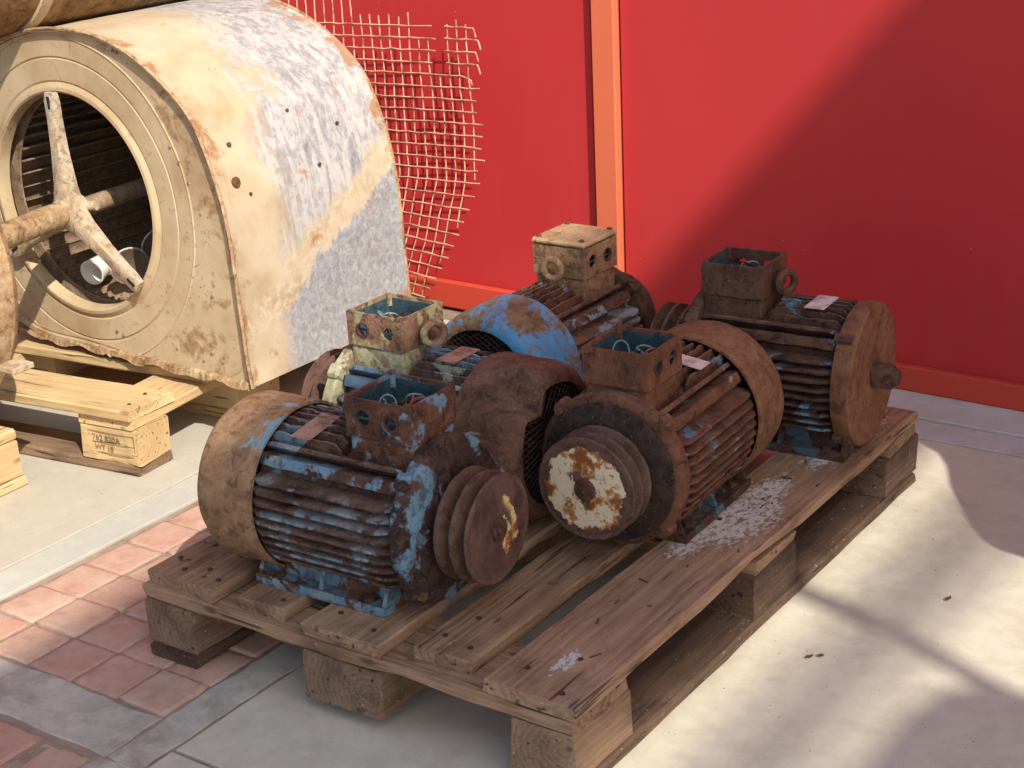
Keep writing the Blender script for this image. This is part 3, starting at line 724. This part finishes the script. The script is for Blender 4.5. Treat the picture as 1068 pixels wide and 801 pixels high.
# ------------------------------------------------------------------ wire mesh
meshp = thing('wire_mesh', 'torn rusty welded wire mesh leaning on the red wall', 'wire mesh', (-.75, 1.62, 0))
sp = .0292
def mesh_pt(u, z):
    """u: x at the top (world), z height; lower part swings left and out"""
    k = max(0, .36-z)
    x = u-.66*k*k-.08*max(0, .20-z)+.004*noise.noise(Vector((u*9, z*9, 0)))+.0025*noise.noise(Vector((u*40, z*30, 2)))
    y = 1.648-.05*math.sin(min(1, k/.36)*2.6)+.006*noise.noise(Vector((u*5, z*5, 4)))-.02*max(0, (-.62-u))
    zz = z+.03*k/.36*math.sin((u+1.1)*7)+.012*(u+.5)*(1 if z > .2 else 2)+.003*noise.noise(Vector((u*30, z*40, 6)))
    return Vector((x+.75, y-1.62, zz))
cols = [-.522-sp*i for i in range(0, 26)]; wr = random.Random(8)
for i, u in enumerate(cols):
    top = .742 if i < 3 else (.61 if i == 3 else (.755 if i < 12 else .80)); top += wr.uniform(-.006, .008)
    if i in (4, 5): top = .70
    bot = .015 if i > 3 else (.30 if i == 0 else .20 if i == 1 else .12 if i == 2 else .015)
    if i <= 3: bot = (.36, .25, .16, .06)[i]
    k = 26; bm = BM(); tube(bm, [mesh_pt(u, bot+(top-bot)*t/k) for t in range(k+1)], .0017, 5); link('wire', bm, M['wire'], meshp, 60)
for j in range(25):
    z = .032+sp*j
    right = -.522+.02+wr.uniform(-.014, .014)
    if z < .36: right = -.522-sp*(.36-z)/.33*3.6+.02
    segs = [(-1.25, right)]
    if z > .625:
        segs = [(-1.25, -.522-sp*4+.014+wr.uniform(-.004, .012)), (-.522-sp*2-.006, right+.008)]
        if z > .71: segs = segs[:1] if j % 2 else segs
        if z > .745: segs = [(-1.25, -.522-sp*11)]
    for (a, b) in segs:
        k = 24; bm = BM(); pts = [mesh_pt(a+(b-a)*t/k, z)+Vector((0, -.003, 0)) for t in range(k+1)]
        if z > .6 and b > -.6: pts[-1] += Vector((.004, -.006, -.008)); pts.append(pts[-1]+Vector((.006, -.004, -.012)))
        tube(bm, pts, .0017, 5); link('wire', bm, M['wire'], meshp, 60)

# ------------------------------------------------------------------ motors
H = .132
def motor(cfg):
    r = random.Random(cfg['seed']); s0 = cfg['seed']*3.1
    root = thing('electric_motor', cfg['label'], 'motor', (cfg['x'], cfg['y'], .1446), R(cfg['rot']), 'rusty electric motors on the pallet')
    mb, mc, mx, msh, mp, mf = (M[cfg[k]] for k in ('body', 'cowl_m', 'box_m', 'shield_m', 'pulley_m', 'foot_m'))
    X0, X1 = -.10, .155
    # stator core
    bm = BM(); lathe(bm, [(X0-.005, .0), (X0-.005, .098), (X1+.005, .098), (X1+.005, 0)], 40, (0, H)); link('stator', bm, mb, root, 40)
    # fins
    def fin(y0, z0, y1, z1, th, xa, xb, flake=.0022, mm=None):
        d = Vector((0, y1-y0, z1-z0)); L = d.length; d /= L; w_ = Vector((0, -d.z, d.y)); bm = BM(); k = 14; rg = []; q0 = r.uniform(0, 99)
        for i in range(k+1):
            x = xa+(xb-xa)*i/k; e = L+flake*(noise.noise(Vector((x*60+q0, 0, 0)))+.7*noise.noise(Vector((x*170+q0, 3, 0))))-(.010 if i in (0, k) else 0)
            b = Vector((x, y0, H+z0)); tt = th*(1+.25*noise.noise(Vector((x*90, q0, 0))))
            rg.append([bm.verts.new(p) for p in (b-w_*th*.62, b+w_*th*.62, b+d*(e-.0012)+w_*tt*.42, b+d*e, b+d*(e-.0012)-w_*tt*.42)])
        for a, b in zip(rg, rg[1:]): ring_faces(bm, a, b)
        bm.faces.new(rg[0]); bm.faces.new(rg[-1]); return link('cooling_fin', bm, M[mm] if mm else mb, root, 35)
    RO = .127
    for sd_ in (-1, 1):
        for k in range(9):
            z = .050-.0158*k; yo = math.sqrt(RO*RO-z*z)-.001; yi = math.sqrt(max(.0001, .096**2-z*z))
            fin(sd_*yi, z, sd_*yo, z-.002, .0058, X0, X1)
        # broad shoulder ledge
        fin(sd_*.058, .064, sd_*.096, .079, .020, X0, X1, .003, cfg.get('ledge_m'))
        fin(sd_*.052, .078, sd_*.077, .098, .009, X0, X1, .003)
    for k in range(8):
        y = (-3.5+k)*.0165; zo = math.sqrt((RO-.003)**2-y*y)
        fin(y, .085, y, zo, .0055, X0, .035 if abs(y) < .062 else X1, .003)
    # end shields
    def shield(x0, sg, mat, crust):
        def fn(p):
            q = p.copy(); a = crust*(noise.noise(p*38+Vector((s0, 0, 0)))+.6*noise.noise(p*95))
            d = Vector((0, p.y, p.z-H)); L = d.length
            if L > .02: q += d/L*a*.6
            q.x += sg*abs(a)*.8; return q
        bm = BM(); prof = [(0, 0), (0, .108), (.003, .122), (.006, .125), (.022, .125), (.026, .121), (.029, .112), (.032, .098), (.034, .085), (.036, .07), (.039, .056), (.045, .050), (.051, .046), (.053, .03), (.053, 0)]
        lathe(bm, [(x0+sg*a, b) for a, b in prof], 56, (0, H), fn); sh = link('end_shield', bm, mat, root, 30)
        for k in range(4):
            a = R(45+90*k); cy, cz = math.sin(a)*.121, H+math.cos(a)*.121
            bm = BM(); box(bm, (x0+sg*.012, cy, cz), (.026, .026, .026), .005, Matrix.Rotation(-a, 3, 'X'))
            lug = link('lug', bm, mat, sh, 0)
            bm = BM(); cyl(bm, (x0+sg*.024, cy*1.01, H+(cz-H)*1.01), .0075, .010, Matrix.Rotation(sg*HZ, 3, 'Y'), 6); link('bolt', bm, M['nail'], lug, 0)
        return sh
    sh = shield(X1+.002, 1, msh, cfg.get('crust', .0012))
    if cfg.get('disc'):   # dark greasy disc on the face of the shield
        bm = BM(); lathe(bm, [(X1+.028, .060), (X1+.0315, .111), (X1+.036, .113), (X1+.0395, .108), (X1+.0465, .05), (X1+.046, .03)], 48, (0, H)); link('seal_disc', bm, M['grease'], sh, 30)
    # pulley
    pw0, pw1, pr_ = .209, .264, .083
    bm = BM(); g = (pw1-pw0-.004)/2; prof = [(pw0-.004, 0), (pw0-.004, .02), (pw0, .03), (pw0, pr_)]
    for k in range(2):
        a = pw0+.002+g*k; prof += [(a, pr_), (a+.0045, pr_-.0005), (a+g*.42, pr_-.021), (a+g*.66, pr_-.021), (a+g-.0018, pr_-.0005)]
    prof += [(pw1-.002, pr_), (pw1, pr_-.002), (pw1, .032), (pw1, .030), (pw1-.001, .028), (pw1-.001, .012), (pw1+.002, .010), (pw1+.002, 0)]
    tl = R(cfg.get('ptilt', 0)); 
    
    def chip(p):
        d = Vector((0, p.y, p.z-H)); L = d.length
        if L < .06: return p
        return p-d/L*max(0, .0022*noise.noise(Vector((math.atan2(p.y, p.z-H)*9+s0, p.x*160, 0)))+.0002)
    lathe(bm, prof, 96, (0, H), chip); pul = link('pulley', bm, mp, root, 28)
    bm = BM(); lathe(bm, [(X1+.04, .019), (pw0+.004, .019)], 16, (0, H)); link('shaft', bm, M['rust_dark'], root, 40)
    if cfg.get('face_m'):
        bm = BM(); lathe(bm, [(pw1+.0004, .001), (pw1+.0009, .012), (pw1+.0010, .071), (pw1+.0004, .074)], 64, (0, H)); link('pulley_face', bm, M[cfg['face_m']], pul, 30)
        bm = BM(); lathe(bm, [(pw1, .018), (pw1+.004, .018), (pw1+.005, .016), (pw1+.005, .006), (pw1+.0015, .005), (pw1+.0015, 0)], 20, (0, H)); link('hub', bm, M['rust_dark'], pul, 30)
    # fan end
    if cfg.get('cowl', True):
        dn = cfg.get('dents', [])
        def fn(p):
            d = Vector((0, p.y, p.z-H)); L = max(1e-6, d.length); u = d/L; an = math.degrees(math.atan2(p.y, p.z-H)); a = .0015*noise.noise(p*22+Vector((s0, 0, 0)))
            q = p+u*a
            for (xa, ang, sx, sa, am) in dn:
                da = (an-ang+180) % 360-180
                q += u*(am*(math.exp(-((p.x-xa)/sx)**2)*max(0, 1-abs(da)/sa)**.8))
            if dn: q += u*.0015*noise.noise(p*60)
            return q
        bm = BM(); xe = -.212
        prof = [(X0+.012, .127), (X0+.012, .1315)]+[(X0+.012-(.082)*t/24, .1315) for t in range(1, 25)]+[(-.184, .1308), (-.193, .128), (-.201, .123), (-.207, .116), (xe, .106), (xe, .101), (-.206, .099), (-.200, .112), (-.186, .1255)]+[(-.186+(X0+.186)*t/5, .127) for t in range(1, 6)]
        lathe(bm, prof, 160 if dn else 96, (0, H), fn); cw = link('fan_cowl', bm, mc, root, 40)
        bm = BM(); Rg = .102; xg = -.205
        for dr_ in (R(58), R(-58)):
            ux = Vector((0, math.sin(dr_), math.cos(dr_))); vx = Vector((0, math.cos(dr_), -math.sin(dr_)))
            for k in range(-11, 12):
                o = k*.0092; hl = math.sqrt(max(0, Rg*Rg-o*o))
                if hl > .01:
                    c_ = Vector((xg, 0, H))+vx*o; tube(bm, [fn(c_-ux*hl), fn(c_), fn(c_+ux*hl)], .0013, 4)
        tag(link('grille', bm, M['grille'], cw, 0))
        bm = BM(); lathe(bm, [(-.170, 0), (-.170, .03), (-.165, .035), (-.150, .105), (-.146, .105), (-.150, .03), (-.150, 0)], 24, (0, H)); fan = link('cooling_fan', bm, M['grille'], root, 30)
    else:
        bm = BM(); lathe(bm, [(X0-.004, 0), (X0-.004, .126), (X0-.020, .1285), (X0-.034, .127), (X0-.038, .122), (X0-.0385, .05), (X0-.0385, 0)], 64, (0, H)); ep = link('end_plate', bm, M[cfg['end_m']], root, 30)
        for k in range(4):
            a = R(45+90*k); bm = BM(); cyl(bm, (X0-.03, math.sin(a)*.127, H+math.cos(a)*.127), .010, .030, Matrix.Rotation(HZ, 3, 'Y'), 8); link('lug', bm, msh, ep, 30)
        bm = BM(); lathe(bm, [(X0-.036, .023), (X0-.07, .023), (X0-.074, .021), (X0-.074, .0155), (X0-.082, .015), (X0-.085, .012), (X0-.085, 0)], 20, (0, H)); link('shaft_end', bm, M['rust_dark'], root, 30)
    # feet
    for sd_ in (-1, 1):
        bm = BM(); y0, y1 = sd_*.052, sd_*.099
        def ff(p): return p+Vector((.0, .0, .0012*noise.noise(p*60+Vector((s0, 0, 0)))))
        sec = [(sd_*.045, 0), (sd_*.098, 0), (sd_*.100, .006), (sd_*.099, .016), (sd_*.094, .015), (sd_*.088, .012), (sd_*.070, .013), (sd_*.066, .045), (sd_*.058, .045), (sd_*.055, .014), (sd_*.045, .012)]
        if sd_ < 0: sec = list(reversed(sec))
        prism(bm, sec, [-.122+.245*i/10 for i in range(11)], .0006, r, ff); ft = link('foot', bm, mf, root, 30)
        for x in (-.118, .0, .119):
            bm = BM(); th = .007
            pr2 = [(sd_*.064, .013), (sd_*.093, .014), (sd_*.086, .030), (sd_*.074, .052), (sd_*.064, .052)]
            if sd_ < 0: pr2 = list(reversed(pr2))
            prism(bm, pr2, [x-th/2, x+th/2]); link('rib', bm, mf, ft, 0)
        for x in (-.085, .085):
            bm = BM(); cyl(bm, (x, sd_*.083, .011), .008, .008, None, 6); link('bolt', bm, M['nail'], ft, 0)
    # terminal box
    bx, hx, hy = .105, .058, .0565; zt, zm, zb = H+.187, H+.128, H+.080; hs = cfg.get('holes', -1)
    bm = BM(); box(bm, (bx, 0, (zm+zb)/2-.001), (hx*2-.006, hy*2-.006, zm-zb), .003); ped = link('box_base', bm, M[cfg.get('ped_m', cfg['box_m'])], root, 0)
    t = .005; bm = BM()
    z0_, z1_ = zm+.0015, zt
    for sg in (-1, 1):
        cells = [(-hx, hx, z0_, z1_, None)]
        if sg == hs and not cfg.get('nohole'):
            zc = (z0_+z1_)/2; cells = [(-hx, 0, z0_, z1_, (-.027, zc, .0125)), (0, hx, z0_, z1_, (.024, zc, .0125))]
        plate_cells(bm, cells, t, lambda u, v, w_: Vector((bx+u, sg*(hy-w_), v)))
        plate_cells(bm, [(-hy+t+.0005, hy-t-.0005, z0_, z1_, None)], t, lambda u, v, w_: Vector((bx+sg*(hx-w_), u, v)))
    bmesh.ops.remove_doubles(bm, verts=bm.verts[:], dist=.00005)
    tb = link('terminal_box', bm, mx, root, 0)
    bm = BM(); box(bm, (bx, 0, zm+.003), (hx*2-2*t-.001, hy*2-2*t-.001, .004)); 
    for sg in (-1, 1):
        box(bm, (bx, sg*(hy-t-.0012), (z0_+z1_)/2-.002), (hx*2-2*t-.002, .0012, .004) if sg == hs else (hx*2-2*t-.002, .0012, z1_-z0_-.008))
        box(bm, (bx+sg*(hx-t-.0012), 0, (z0_+z1_)/2-.002), (.0012, hy*2-2*t-.004, z1_-z0_-.008))
    link('lining', bm, M[cfg.get('lining', 'teal')], tb, 0)
    for (sx, sy) in ((-1, -1), (1, -1), (1, 1), (-1, 1)):
        bm = BM(); cyl(bm, (bx+sx*(hx-.007), sy*(hy-.007), zt-.02), .0058, .0215+.004*(r.random() < .4), None, 8); link('screw_post', bm, mx, tb, 30)
    if cfg.get('lid'):
        bm = BM(); box(bm, (bx, 0, zt+.007), (hx*2+.006, hy*2+.006, .011), .004); ld = link('lid', bm, M[cfg['lid']], tb, 0)
        for (sx, sy) in ((-1, -1), (1, -1), (1, 1), (-1, 1)):
            bm = BM(); cyl(bm, (bx+sx*.049, sy*.047, zt+.012), .005, .004, None, 6); link('screw', bm, M['nail'], ld, 0)
    else:
        for k in range(6):
            bm = BM(); cyl(bm, (bx-.02+.02*(k % 3), -.010+.02*(k//3), zm+.004), .003, .028, None, 6); link('terminal_stud', bm, M['brass'], tb, 0)
        for k in range(5):
            bm = BM(); a = r.uniform(0, 6.28); p = Vector((bx+r.uniform(-.02, .02), r.uniform(-.02, .02), zm+.02)); pts = []
            for q in range(10):
                u = q/9; pts.append(p+Vector((math.cos(a+u*3)*.022*u*1.2, math.sin(a+u*3)*.022*u*1.2, .030*math.sin(u*2.6))))
            tube(bm, pts, .0016, 6); link('cable', bm, M[r.choice(('wire_blue', 'wire_red', 'dark', 'wire_blue'))], tb, 60)
        bm = BM(); torus(bm, (bx+.02, .02, zm+.03), .013, .0028, Matrix.Rotation(R(40), 3, 'Z'), 16, 6); link('cable_lug', bm, M['wire_red'], tb, 60)
    if not cfg.get('nohole'):
        bm = BM(); lathe(bm, [(-.003, .010), (-.003, .0135), (.003, .0135), (.003, .010)], 18, fn=lambda p: Vector((bx+.024+p.y, hs*(hy+p.x*.6), (z0_+z1_)/2+p.z))); link('gland', bm, M['rust_dark'], tb, 40)
    # lifting eye
    ea = R(cfg.get('eye', 40)); ex = bx-hx-.022
    bm = BM(); torus(bm, (ex, cfg.get('eye_y', 0), H+.150), .0185, .0068, Matrix.Rotation(ea, 3, 'Z'), 26, 10); ey = link('lifting_eye', bm, mx if not cfg.get('eye_m') else M[cfg['eye_m']], root, 60)
    bm = BM(); cyl(bm, (ex, cfg.get('eye_y', 0), H+.092), .010, .040, None, 10); link('collar', bm, mb, ey, 30)
    # nameplate
    if cfg.get('plate'):
        px, py, tilt = cfg.get('plate_at', (-.045, 0, 0))
        bm = BM(); box(bm, (px, py, H+.1275-abs(py)*.25), (.036, .075, .0015), 0, Matrix.Rotation(R(tilt), 3, 'X')); link('nameplate', bm, M[cfg['plate']], root, 0)
    return root

DK = ((.028, .013, .010), (.085, .037, .024), (.15, .075, .045))
MD = ((.045, .02, .014), (.12, .05, .03), (.20, .10, .055))
LT = ((.14, .072, .038), (.31, .17, .085), (.45, .285, .155))
M['rust_dark'] = rust('dark rust', 9.1, DK, dust=.1)
M['grease'] = rust('black grease', 7.7, ((.014, .010, .009), (.04, .024, .019), (.085, .05, .036)), dust=.12)
M['grille'] = rust('black rusty grille', 7.1, ((.015, .011, .01), (.045, .03, .024), (.09, .06, .045)), dust=0, bump=.2)
M['teal'] = rust('teal box lining', 5.9, ((.02, .035, .04), (.035, .07, .085), (.06, .115, .13)), dust=0, bump=.2, rough=.6)
M['pulley'] = rust('brown pulley', 8.4, ((.06, .030, .023), (.125, .066, .050), (.175, .105, .08)), dust=.1, bump=.35, rough=.7)
M['bodyA'] = rust('body rust and blue A', 1.1, ((.035, .017, .013), (.105, .05, .034), (.19, .11, .075)), (.13, .20, .25), .34, 18, .5, paint2=PALEB); M['ledgeA'] = rust('blue ledge A', 1.7, DK, BLUE, .62, 12, .25, paint2=PALEB); M['cowlA'] = rust('cowl tan rust A', 1.5, LT, (.20, .33, .38), .27, 11, .2, .5)
M['boxA'] = rust('box rust blue A', 1.8, MD, (.14, .24, .32), .34, 14, .25); M['crustA'] = rust('crusty black A', 2.1, ((.016, .010, .009), (.05, .026, .02), (.10, .06, .04)), BLUE, .30, 9, .3, 1.6)
M['footA'] = rust('foot blue A', 2.5, MD, BLUE, .66, 14, .25, paint2=PALEB)
M['bodyB'] = rust('body rust B', 3.1, ((.05, .02, .014), (.14, .055, .032), (.22, .10, .05)), BLUE, .24, 12, .3, paint2=(.22, .30, .24)); M['cowlB'] = rust('cowl tan rust B', 3.4, ((.10, .045, .024), (.22, .105, .052), (.30, .165, .085)), dust=.15, bump=.5)
M['boxB'] = rust('box rust B', 3.7, ((.07, .027, .016), (.165, .065, .035), (.24, .11, .055)), dust=.12, bump=.6); M['footB'] = rust('foot B', 3.9, DK, (.06, .13, .17), .35, 13, .3)
M['bodyC'] = rust('body slate C', 4.1, ((.03, .022, .02), (.085, .055, .043), (.17, .12, .09)), (.10, .17, .24), .55, 10, .35, paint2=(.30, .32, .24)); M['cowlC'] = rust('cowl brown C', 4.4, ((.06, .027, .018), (.145, .07, .043), (.22, .125, .08)), (.20, .27, .31), .20, 9, .12, .6)
M['boxC'] = rust('box pale C', 4.7, ((.12, .06, .035), (.26, .14, .085), (.36, .24, .15)), (.30, .28, .15), .40, 22, .2, 1.2); M['pedC'] = rust('pale green base C', 4.9, ((.16, .10, .05), (.30, .24, .14), (.4, .33, .2)), (.38, .38, .24), .68, 12, .2)
M['bodyD'] = rust('body brown D', 5.1, MD, (.20, .30, .36), .34, 14, .35); M['cowlD'] = rust('cowl bright blue D', 5.3, ((.11, .065, .035), (.22, .14, .075), (.32, .22, .13)), (.075, .28, .50), .50, 6.0, .15, .5)
M['boxD'] = rust('box brown D', 5.5, LT, dust=.2, bump=1.1); M['lidD'] = rust('lid tan dust D', 5.7, ((.25, .14, .07), (.42, .27, .14), (.52, .36, .21)), dust=.4, bump=.6)
M['bodyE'] = rust('body dark E', 6.1, DK, BLUE, .24, 12, .3); M['boxE'] = rust('box dark brown E', 6.4, ((.045, .02, .014), (.105, .048, .03), (.17, .085, .05)), dust=.2); M['endE'] = rust('end plate orange rust E', 6.7, ((.10, .038, .02), (.20, .085, .042), (.28, .14, .07)), dust=.1, bump=.5)
M['footE'] = rust('foot E', 6.9, DK, (.05, .10, .15), .5, 13, .3)
def face_paint(name, seed, lim, c, lo=.44, side=0.0):
    """remains of cream paint on the pulley face, ragged, hub bare"""
    n = NB(name); v = n.obj(seed); ov = n.obj(); x, y, z = n.sep(ov); zz = n.math('SUBTRACT', z, H)
    rr = n.math('SQRT', n.math('ADD', n.math('MULTIPLY', y, y), n.math('MULTIPLY', zz, zz)))
    base = n.ramp(n.noise(v, 40, 6, .6), [(.35, (.055, .028, .022)), (.6, (.12, .064, .05))])
    ed = n.math('ADD', rr, n.math('MULTIPLY', n.math('SUBTRACT', n.noise(v, 38, 6, .65), .5), .045))
    mk = n.step(ed, lim+.0006, lim-.0006)
    hole = n.step(n.noise(v, 30, 7, .68), lo+.02, lo)
    mk = n.math('MULTIPLY', mk, n.math('SUBTRACT', 1.0, n.math('MULTIPLY', hole, n.step(n.math('ADD', rr, n.math('MULTIPLY', n.noise(v, 25, 3), .03)), .058, .046))))
    if side:
        sdm = n.step(n.math('ADD', n.math('MULTIPLY', y, side), n.math('MULTIPLY', n.math('SUBTRACT', n.noise(v, 30, 5, .6), .5), .07)), .010, .014)
        mk = n.math('MULTIPLY', mk, sdm)
    pc = n.ramp(n.noise(v, 26, 7, .68), [(.40, (.20, .07, .02)), (.455, (.40, .19, .06)), (.50, c), (.7, tuple(q*.86 for q in c))])
    return n.done(n.mix(mk, base, pc), .75, n.bump(n.math('ADD', n.noise(v, 120, 4, .6), n.math('MULTIPLY', mk, 1.2)), .4, .001))
M['faceA'] = face_paint('cream paint flakes A', 1.2, .046, (.60, .47, .22), .53, 1.0)
M['faceB'] = face_paint('cream paint remains B', 2.6, .066, (.62, .53, .37), .455)

motor(dict(label='rusty blue motor at the front left of the pallet with tan rounded cowl', seed=1, ledge_m='ledgeA', x=.306, y=.166, rot=1.5, body='bodyA', cowl_m='cowlA', box_m='boxA', shield_m='crustA',
           pulley_m='pulley', foot_m='footA', crust=.006, holes=-1, face_m='faceA', plate='tag_tan', plate_at=(-.03, -.035, 8), eye=70))
motor(dict(label='brown rusty motor whose pulley with worn cream paint faces the camera', seed=2, x=.592, y=.614, rot=-87, body='bodyB', cowl_m='cowlB', box_m='boxB', shield_m='bodyB', disc=True,
           pulley_m='pulley', foot_m='footB', holes=1, face_m='faceB', plate='tag_white', plate_at=(-.015, .03, -8), eye=30))
motor(dict(label='slate grey motor with crushed brown cowl behind the front blue motor', seed=3, x=.258, y=.483, rot=180, body='bodyC', cowl_m='cowlC', box_m='boxC', ped_m='pedC', shield_m='pedC',
           pulley_m='pulley', foot_m='footA', holes=1, plate='tag_tan', plate_at=(-.03, .01, 0), eye=60, eye_m='boxC',
           dents=[(-.192, 34, .030, 17, -.040), (-.18, 12, .035, 9, .007), (-.19, 57, .03, 8, .008), (-.165, 44, .03, 6, -.014), (-.15, 28, .025, 5, -.010)]))
motor(dict(label='motor with bright blue cowl and closed tan terminal box by the red wall', seed=4, x=.204, y=.861, rot=90, body='bodyD', cowl_m='cowlD', box_m='boxD', shield_m='rust_dark',
           pulley_m='pulley', foot_m='footE', holes=-1, lid='lidD', eye=95, eye_m='boxD'))
motor(dict(label='dark motor without cowl at the far right of the pallet, bare shaft stub', seed=5, x=.650, y=.998, rot=184, body='bodyE', cowl_m='cowlB', box_m='boxE', shield_m='boxE', end_m='endE', cowl=False,
           pulley_m='pulley', foot_m='footE', holes=-1, nohole=False, plate='tag_white', plate_at=(-.045, .012, 0), eye=60))

# ------------------------------------------------------------------ dry leaves and pebbles on the concrete
lr = random.Random(21)
for (x, y, lb) in ((.905, .50, 'dry brown leaf on sunlit concrete right of the pallet'), (.918, .512, 'small curled leaf scrap beside the brown leaf'), (1.02, .78, 'tiny leaf scrap in the sunlit patch near the frame edge')):
    bm = BM(); pts = [(-.012, 0, .001), (-.005, .006, .004), (.004, .0055, .002), (.012, .001, .005), (.004, -.005, .002), (-.005, -.0055, .004)]
    vs = [bm.verts.new(p) for p in pts]; cv = bm.verts.new((0, 0, .0005))
    for i in range(6): bm.faces.new((cv, vs[i], vs[(i+1) % 6]))
    ex = bmesh.ops.solidify(bm, geom=bm.faces[:], thickness=.0006)
    o = tag(link('leaf', bm, M['leaf'], None, 0, (x, y, .002), (0, 0, lr.uniform(0, 6))), lb, 'leaf', 'leaf scraps on the concrete')
    o.scale = (lr.uniform(.45, .75),)*3
bm = BM()
for k in range(120):
    x, y = lr.uniform(-1.2, 1.3), lr.uniform(-.35, 1.5)
    if lr.random() < .4: x, y = lr.uniform(.82, 1.25), lr.uniform(.1, 1.3)
    if 0 < x < .81 and y > .0: continue
    s = lr.uniform(.0006, .0018); cyl(bm, (x, y, .0), s, s*.7, Matrix.Rotation(lr.uniform(0, 3), 3, 'Z'), 5, s*.5)
tag(link('grit', bm, M['bed'], None, 0), 'fine dark grit scattered over the concrete', 'grit', kind='stuff')
